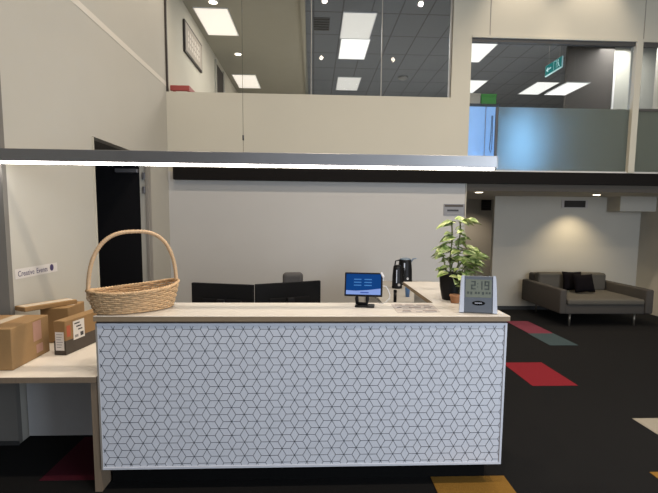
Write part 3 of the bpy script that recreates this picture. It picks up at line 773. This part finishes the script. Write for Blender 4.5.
# ================================================================ LOUNGE
sf = thing('sofa', 'grey fabric two-seater sofa on slim metal legs against the lounge wall', 'sofa', (4.73, 7.95, 0))
ox, oy = 4.73, 7.95
def cushion(name, dims, m_, r=.04, parent=sf, mm=None):
    b = nb(); rbox(b, *dims, r=r, seg=4, m=mm); o = obj(name, b, m_, parent)
    for f in o.data.polygons: f.use_smooth = True
    return o
SX0, SX1 = 3.95, 5.50
cushion('base', L(SX0 + .1, SX1 - .1, 7.26, 8.60, .21, .37), M['sofa'], .02)
cushion('armrest', L(SX0, SX0 + .11, 7.22, 8.62, .22, .615), M['sofa'], .025)
cushion('armrest', L(SX1 - .13, SX1, 7.22, 8.62, .22, .615), M['sofa'], .025)
cushion('backrest', L(SX0 + .13, SX1 - .13, 8.44, 8.64, .30, .74), M['sofa'], .03)
cushion('seat_cushion', L(SX0 + .135, SX1 - .135, 7.23, 8.3, .36, .455), M['sofaseat'], .03)
cushion('back_cushion', L(SX0 + .14, 4.73, 8.25, 8.45, .44, .77), M['sofaseat'], .05)
cushion('back_cushion', L(4.735, SX1 - .14, 8.25, 8.45, .44, .765), M['sofaseat'], .05)
for x_ in (4.19, 5.28):
    for y_ in (7.35, 8.5):
        b = nb(); tube(b, [(x_ - ox, y_ - oy, .215), (x_ - ox, y_ - oy, 0)], [.022, .016], 10); obj('leg', b, M['leg'], sf)
def pillow(x, y, z, w, h, rx, rz, label):
    t = nb(); N_ = 12
    g = {}
    for s in (-1, 1):
        for i in range(N_ + 1):
            for j in range(N_ + 1):
                u = i / N_ * 2 - 1; v = j / N_ * 2 - 1
                if s == 1 and (i in (0, N_) or j in (0, N_)): g[s, i, j] = g[-1, i, j]; continue
                th = .065 * ((1 - u ** 4) * (1 - v ** 4)) ** .6
                k = 1 - .07 * (1 - abs(u)) * abs(v) ** 3; k2 = 1 - .07 * (1 - abs(v)) * abs(u) ** 3
                g[s, i, j] = t.verts.new((u * w / 2 * k2, s * th, v * h / 2 * k))
        for i in range(N_):
            for j in range(N_):
                q = [g[s, i, j], g[s, i + 1, j], g[s, i + 1, j + 1], g[s, i, j + 1]]
                t.faces.new(q).smooth = True
    t.transform(Matrix.Rotation(R(rz), 4, 'Z') @ Matrix.Rotation(R(rx), 4, 'X'))
    o = obj('throw_pillow', t, M['cushion'], loc=(x, y, z)); tag(o, label, 'pillow', 'black pillows on the sofa'); return o
pillow(4.64, 8.12, .64, .34, .34, -14, -4, 'black pillow leaning further back against the sofa cushion, the left of two')
pillow(4.74, 7.93, .625, .38, .33, -22, 4, 'black pillow lying in front of the other one on the sofa seat')

vt = thing('air_vent', 'long dark air vent high on the lounge wall above the sofa', 'vent', (4.945, 8.738, 2.03))
bx('frame', (-.255, .255, -.012, 0, -.075, .075), M['ventframe'], vt)
bx('grille_opening', (-.205, .205, -.016, -.012, -.062, .062), M['vent'], vt)
for k in range(3): bx('slat', (-.2, .2, -.022, -.016, -.045 + .04 * k, -.040 + .04 * k), M['vent'], vt)
vq = thing('air_vent', 'small square dark vent high on the corridor wall behind the plant', 'vent', (3.785, 10.198, 2.04))
bx('frame', (-.11, .11, -.012, 0, -.115, .115), M['vent'], vq)
for k in range(4): bx('slat', (-.09, .09, -.02, -.012, -.08 + .05 * k, -.072 + .05 * k), M['blackm'], vq)

def downlight(x, y, z, r, label, lens, group, cat='light'):
    t = thing('downlight', label, cat, (x, y, z), 0, group)
    b = nb(); lathe(b, [(r, -.006), (r * 1.25, -.004), (r * 1.25, 0), (r, 0)], seg=24); obj('trim_ring', b, M['white'], t)
    b = nb(); lathe(b, [(.003, -.008), (r * .98, -.008), (r * .98, -.001)], seg=24); obj('lens', b, lens, t)
    return t
downlight(2.70, 7.62, 2.1645, .06, 'recessed downlight in the low ceiling above the plant', M['down'], 'lounge downlights')
downlight(4.88, 7.95, 2.1645, .06, 'recessed downlight in the low ceiling above the sofa', M['down'], 'lounge downlights')
downlight(-1.698, 8.33, 5.2995, .07, 'round downlight in the upper ceiling at the top edge, nearest the large panel light', M['down2'], 'upper storey downlights')
downlight(-1.677, 10.81, 5.2995, .07, 'round downlight between the two panel lights on the upper left ceiling', M['down2'], 'upper storey downlights')

# ================================================================ UPPER STOREY
def panel(x, y, m_, label, z=5.2995, s=1):
    t = thing('ceiling_panel_light', label, 'ceiling light', (x, y, z), 0, 'upper storey ceiling panel lights')
    t.scale = (s, s, 1)
    b = nb()
    for d_ in ((-.3, .3, -.6, -.585), (-.3, .3, .585, .6), (-.3, -.285, -.585, .585), (.285, .3, -.585, .585)): box(b, *d_, -.014, 0)
    obj('frame', b, M['white'], t)
    bx('diffuser', (-.284, .284, -.584, .584, -.010, -.001), m_, t)
    return t
for x, y, m_, lb in ((-1.79, 9.14, M['panelA'], 'large soft panel light on the plaster ceiling at top left'),
                     (-1.77, 12.88, M['panelA'], 'far panel light on the plaster ceiling, just above the balustrade at left'),
                     (.80, 9.14, M['panelA'], 'dimmer panel light at the top of the glass screen, touching the bright one'),
                     (.83, 10.33, M['panelB'], 'bright white panel light behind the glass screen, joined to the dimmer one'),
                     (.90, 12.88, M['panelA'], 'smaller far panel light alone behind the glass screen'),
                     (3.45, 10.33, M['panelB'], 'bright panel light cut by the column at the left of the upper window'),
                     (4.18, 12.88, M['panelB'], 'far panel light just above the green box in the upper window'),
                     (4.03, 9.10, M['panelB'], 'panel light showing as a thin sliver under the window head'),
                     (6.08, 12.90, M['panelB'], 'far panel light below the exit sign, the left of a joined pair'),
                     (6.25, 9.12, M['panelB'], 'panel light at the top right beyond the narrow window post')):
    panel(x, y, m_, lb)
pr = panel(4.955, 9.30, M['panelB'], 'added lit panel standing in for a glass reflection below the exit sign, the right of a joined pair', 4.30, .74)  # hanging panel added in place of a reflection in the glass
for sx in (-.2, .2):
    b = nb(); tube(b, [(sx, 0, 0), (sx, 0, .999)], .004, 6); obj('hanging_rod', b, M['frame'], pr)
cv = thing('ceiling_vent', 'square dark vent in the tiled upper ceiling beside the panel lights', 'vent', (.13, 9.09, 5.2995))
bx('frame', (-.15, .15, -.28, .28, -.012, 0), M['frame'], cv)
for k in range(5): bx('slat', (-.14, .14, -.24 + .11 * k, -.22 + .11 * k, -.018, -.012), M['vent'], cv)
sp = thing('ceiling_speaker', 'small grey dome fitting on the tiled upper ceiling behind the glass', 'ceiling fitting', (2.25, 12.2, 5.2995))
b = nb(); lathe(b, [(.13, 0), (.12, -.03), (.07, -.06), (.01, -.07)], seg=24); obj('dome', b, M['mullion'], sp)

pf = thing('framed_picture', 'dark framed picture hanging on the upper corridor wall', 'picture', (-2.198, 8.9, 4.74))
bx('frame', (0, .035, -.60, .60, -.25, .27), M['picframe'], pf)
cvs = bx('canvas', (.035, .038, -.56, .56, -.215, .235), M['picture'], pf)
for j in range(3):
    for k in range(7): bx('raised_mark', (.038, .040, -.42 + .12 * k, -.36 + .12 * k, -.12 + .1 * j, -.05 + .1 * j), M['picture2'], cvs)
nbd = thing('doorway_panel', 'dark framed doorway at the far end of the upper corridor wall', 'door', (-2.198, 11.3, 2.456))
bx('door_leaf', (0, .02, -.40, .42, 0, 2.68), M['darkblock'], nbd)
bx('door_frame', (0, .04, -.46, -.40, 0, 2.74), M['upback'], nbd)
bx('door_frame', (0, .04, .42, .48, 0, 2.74), M['upback'], nbd)
hr = thing('handrail', 'short red handrail showing above the balustrade in the upper left corner', 'handrail', (-2.04, 7.48, 3.60))
bx('rail', (-.14, .15, -.05, .0, 0.02, .10), M['red'], hr, r=.008)
bx('rail', (.10, .15, .0, .6, 0.02, .10), M['red'], hr, r=.008)
bx('post', (-.10, -.06, -.04, -.01, -1.144, .03), M['red'], hr)
bx('post', (.105, .145, .5, .54, -1.144, .03), M['red'], hr)

cb = thing('glazed_screen', 'pale blue glazed screen, panes given a glow, with dark ledge in the upper window', 'screen', (2.76, 7.95, 2.4555))
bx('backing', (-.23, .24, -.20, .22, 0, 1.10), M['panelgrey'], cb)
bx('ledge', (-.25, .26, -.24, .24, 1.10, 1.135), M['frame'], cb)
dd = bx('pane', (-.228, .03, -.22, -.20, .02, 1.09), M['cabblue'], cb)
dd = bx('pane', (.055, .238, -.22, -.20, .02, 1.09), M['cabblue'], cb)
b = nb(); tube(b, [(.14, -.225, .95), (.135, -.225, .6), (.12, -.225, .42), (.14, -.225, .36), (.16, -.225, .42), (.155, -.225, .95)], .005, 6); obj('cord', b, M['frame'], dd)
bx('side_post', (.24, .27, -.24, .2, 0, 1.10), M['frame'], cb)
g1 = thing('storage_box', 'beige storage box on the ledge of the blue glowing screen', 'box', (2.655, 7.93, 3.5915), 0, 'boxes on the upper ledge')
bx('box_body', (-.10, .075, -.12, .12, 0, .15), M['beigebox'], g1, r=.004)
bx('lid', (-.105, .08, -.125, .125, .15, .185), M['beigebox'], g1, r=.004)
g2 = thing('storage_box', 'green storage box on the ledge of the blue glowing screen', 'box', (2.865, 7.93, 3.5915), 0, 'boxes on the upper ledge')
bx('box_body', (-.12, .13, -.12, .12, 0, .14), M['green'], g2, r=.004)
bx('lid', (-.125, .135, -.125, .125, .14, .18), M['green'], g2, r=.004)

ex = thing('exit_sign', 'green and white emergency exit sign hung sideways in the upper room', 'sign', (4.52, 8.98, 4.60))
bx('casing', (-.012, .012, -.31, .31, -.10, .10), M['exitwhite'], ex)
bx('face', (-.0135, -.012, -.305, .305, -.08, .098), M['exitgreen'], ex)
def exm(name, quads, m_=M['exitwhite']):
    b = nb()
    for q in quads: b.faces.new([b.verts.new((-.0142, y, z)) for y, z in q])
    return obj(name, b, m_, ex)
exm('door_symbol', [[(-.02, -.06), (-.02, .085), (-.012, .085), (-.012, -.06)], [(-.12, -.06), (-.12, .085), (-.112, .085), (-.112, -.06)], [(-.12, .077), (-.12, .085), (-.012, .085), (-.012, .077)]])
exm('running_figure', [[(-.19, .05), (-.19, .08), (-.16, .08), (-.16, .05)], [(-.21, -.01), (-.18, .045), (-.155, .045), (-.18, -.01)], [(-.21, -.01), (-.19, -.01), (-.22, -.06), (-.24, -.06)], [(-.20, -.01), (-.18, -.01), (-.15, -.055), (-.165, -.055)], [(-.16, .04), (-.15, .03), (-.13, .005), (-.14, 0)]])
exm('arrow_symbol', [[(.08, .0), (.08, .025), (.20, .025), (.20, .0)], [(.19, -.035), (.19, .06), (.27, .012), (.27, .011)]])
b = nb(); tube(b, [(0, -.2, .10), (0, -.2, .699)], .006, 6); obj('hanging_rod', b, M['mullion'], ex)
b = nb(); tube(b, [(0, .2, .10), (0, .2, .699)], .006, 6); obj('hanging_rod', b, M['mullion'], ex)

# ================================================================ CARPET TILES
def ct_(x0, x1, y0, y1, m_, label):
    b = nb(); box(b, x0, x1, y0, y1, 0, .003); o = obj('carpet_tile', b, m_); tag(o, label, 'carpet tile', 'coloured carpet tiles set in the dark floor'); return o
ct_(.785, 1.28, 2.42, 2.92, M['ct_yellow'], 'mustard carpet tile at the foot of the counter front')
ct_(2.275, 2.76, 4.60, 5.39, M['ct_red'], 'bright red carpet tile in the dark floor right of the counter')
ct_(3.26, 3.66, 6.16, 6.83, M['ct_teal'], 'teal carpet tile adjoining the pink one near the sofa')
ct_(3.28, 3.66, 6.83, 7.69, M['ct_pink'], 'dusty pink carpet tile nearest the lounge wall')
ct_(2.775, 3.3, 3.30, 3.79, M['ct_white'], 'pale carpet tile cut by the right edge of the view')
ct_(2.30, 2.775, 2.44, 2.935, M['ct_yellow'], 'mustard carpet tile just entering at the lower right edge')
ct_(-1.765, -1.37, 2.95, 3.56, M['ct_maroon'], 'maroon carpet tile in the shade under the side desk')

# ================================================================ LIGHTS
def area(loc, rot, size, sy, e_, col, name='daylight'):
    l = bpy.data.lights.new(name, 'AREA'); l.shape = 'RECTANGLE'; l.size = size; l.size_y = sy; l.energy = e_; l.color = col
    o = bpy.data.objects.new(name, l); COL.objects.link(o); o.location = loc; o.rotation_euler = rot; return o
def spot(loc, e_, col, ang=100, blend=.7, target=None, rad=.04, name='spot_lamp'):
    l = bpy.data.lights.new(name, 'SPOT'); l.energy = e_; l.color = col; l.spot_size = R(ang); l.spot_blend = blend; l.shadow_soft_size = rad
    o = bpy.data.objects.new(name, l); COL.objects.link(o); o.location = loc
    if target: o.rotation_euler = (Vector(target) - Vector(loc)).to_track_quat('-Z', 'Y').to_euler()
    return o
WARM = (1, .84, .66)
area((5.2, -2.2, 2.0), (R(90), 0, R(28)), 3.5, 3.2, 220, (.78, .88, 1), 'entrance_daylight')
for x in (-1.8, .2, 2.2, 4.2):
    for y in (1.2, 4.6): spot((x, y, 6.15), 70 if x < -1 else 160, WARM, 150, .9, (x, y, 0), .05, 'room_downlight')
for x, y in ((-1.1, 9.3), (.9, 9.8), (3.5, 10.3), (1, 12.9), (4.2, 12.9), (6.2, 9.2)): area((x, y, 5.25), (0, 0, 0), .6, 1.2, 16 if x < 0 else 42, (1, .94, .86), 'panel_lamp')
for x in (3.1, 4.2): spot((x, 6.9, 6.1), 95, WARM, 64, .8, (x, 7.25, 4.2), .08)
spot((-1.5, 6.6, 6.1), 90, WARM, 90, .8, (-2.2, 6.5, 4.4), .1)
spot((4.84, 8.25, 2.14), 40, (1, .83, .55), 105, .85, (4.88, 8.5, 0), .03, 'sofa_downlight')
spot((2.70, 7.62, 2.14), 14, WARM, 120, .8, (2.7, 7.7, 0), .03, 'corridor_downlight')
spot((3.3, 9.5, 2.14), 20, WARM, 120, .8, (3.4, 9.9, 0), .03, 'corridor_downlight')
w = bpy.data.worlds.new('world'); S.world = w; w.use_nodes = True
w.node_tree.nodes['Background'].inputs[0].default_value = (.80, .87, 1, 1)
w.node_tree.nodes['Background'].inputs[1].default_value = .5

S.view_settings.view_transform = 'Standard'; S.view_settings.look = 'None'
S.view_settings.gamma = 1; S.view_settings.exposure = .72
try: S.view_settings.use_curve_mapping = False
except Exception: pass
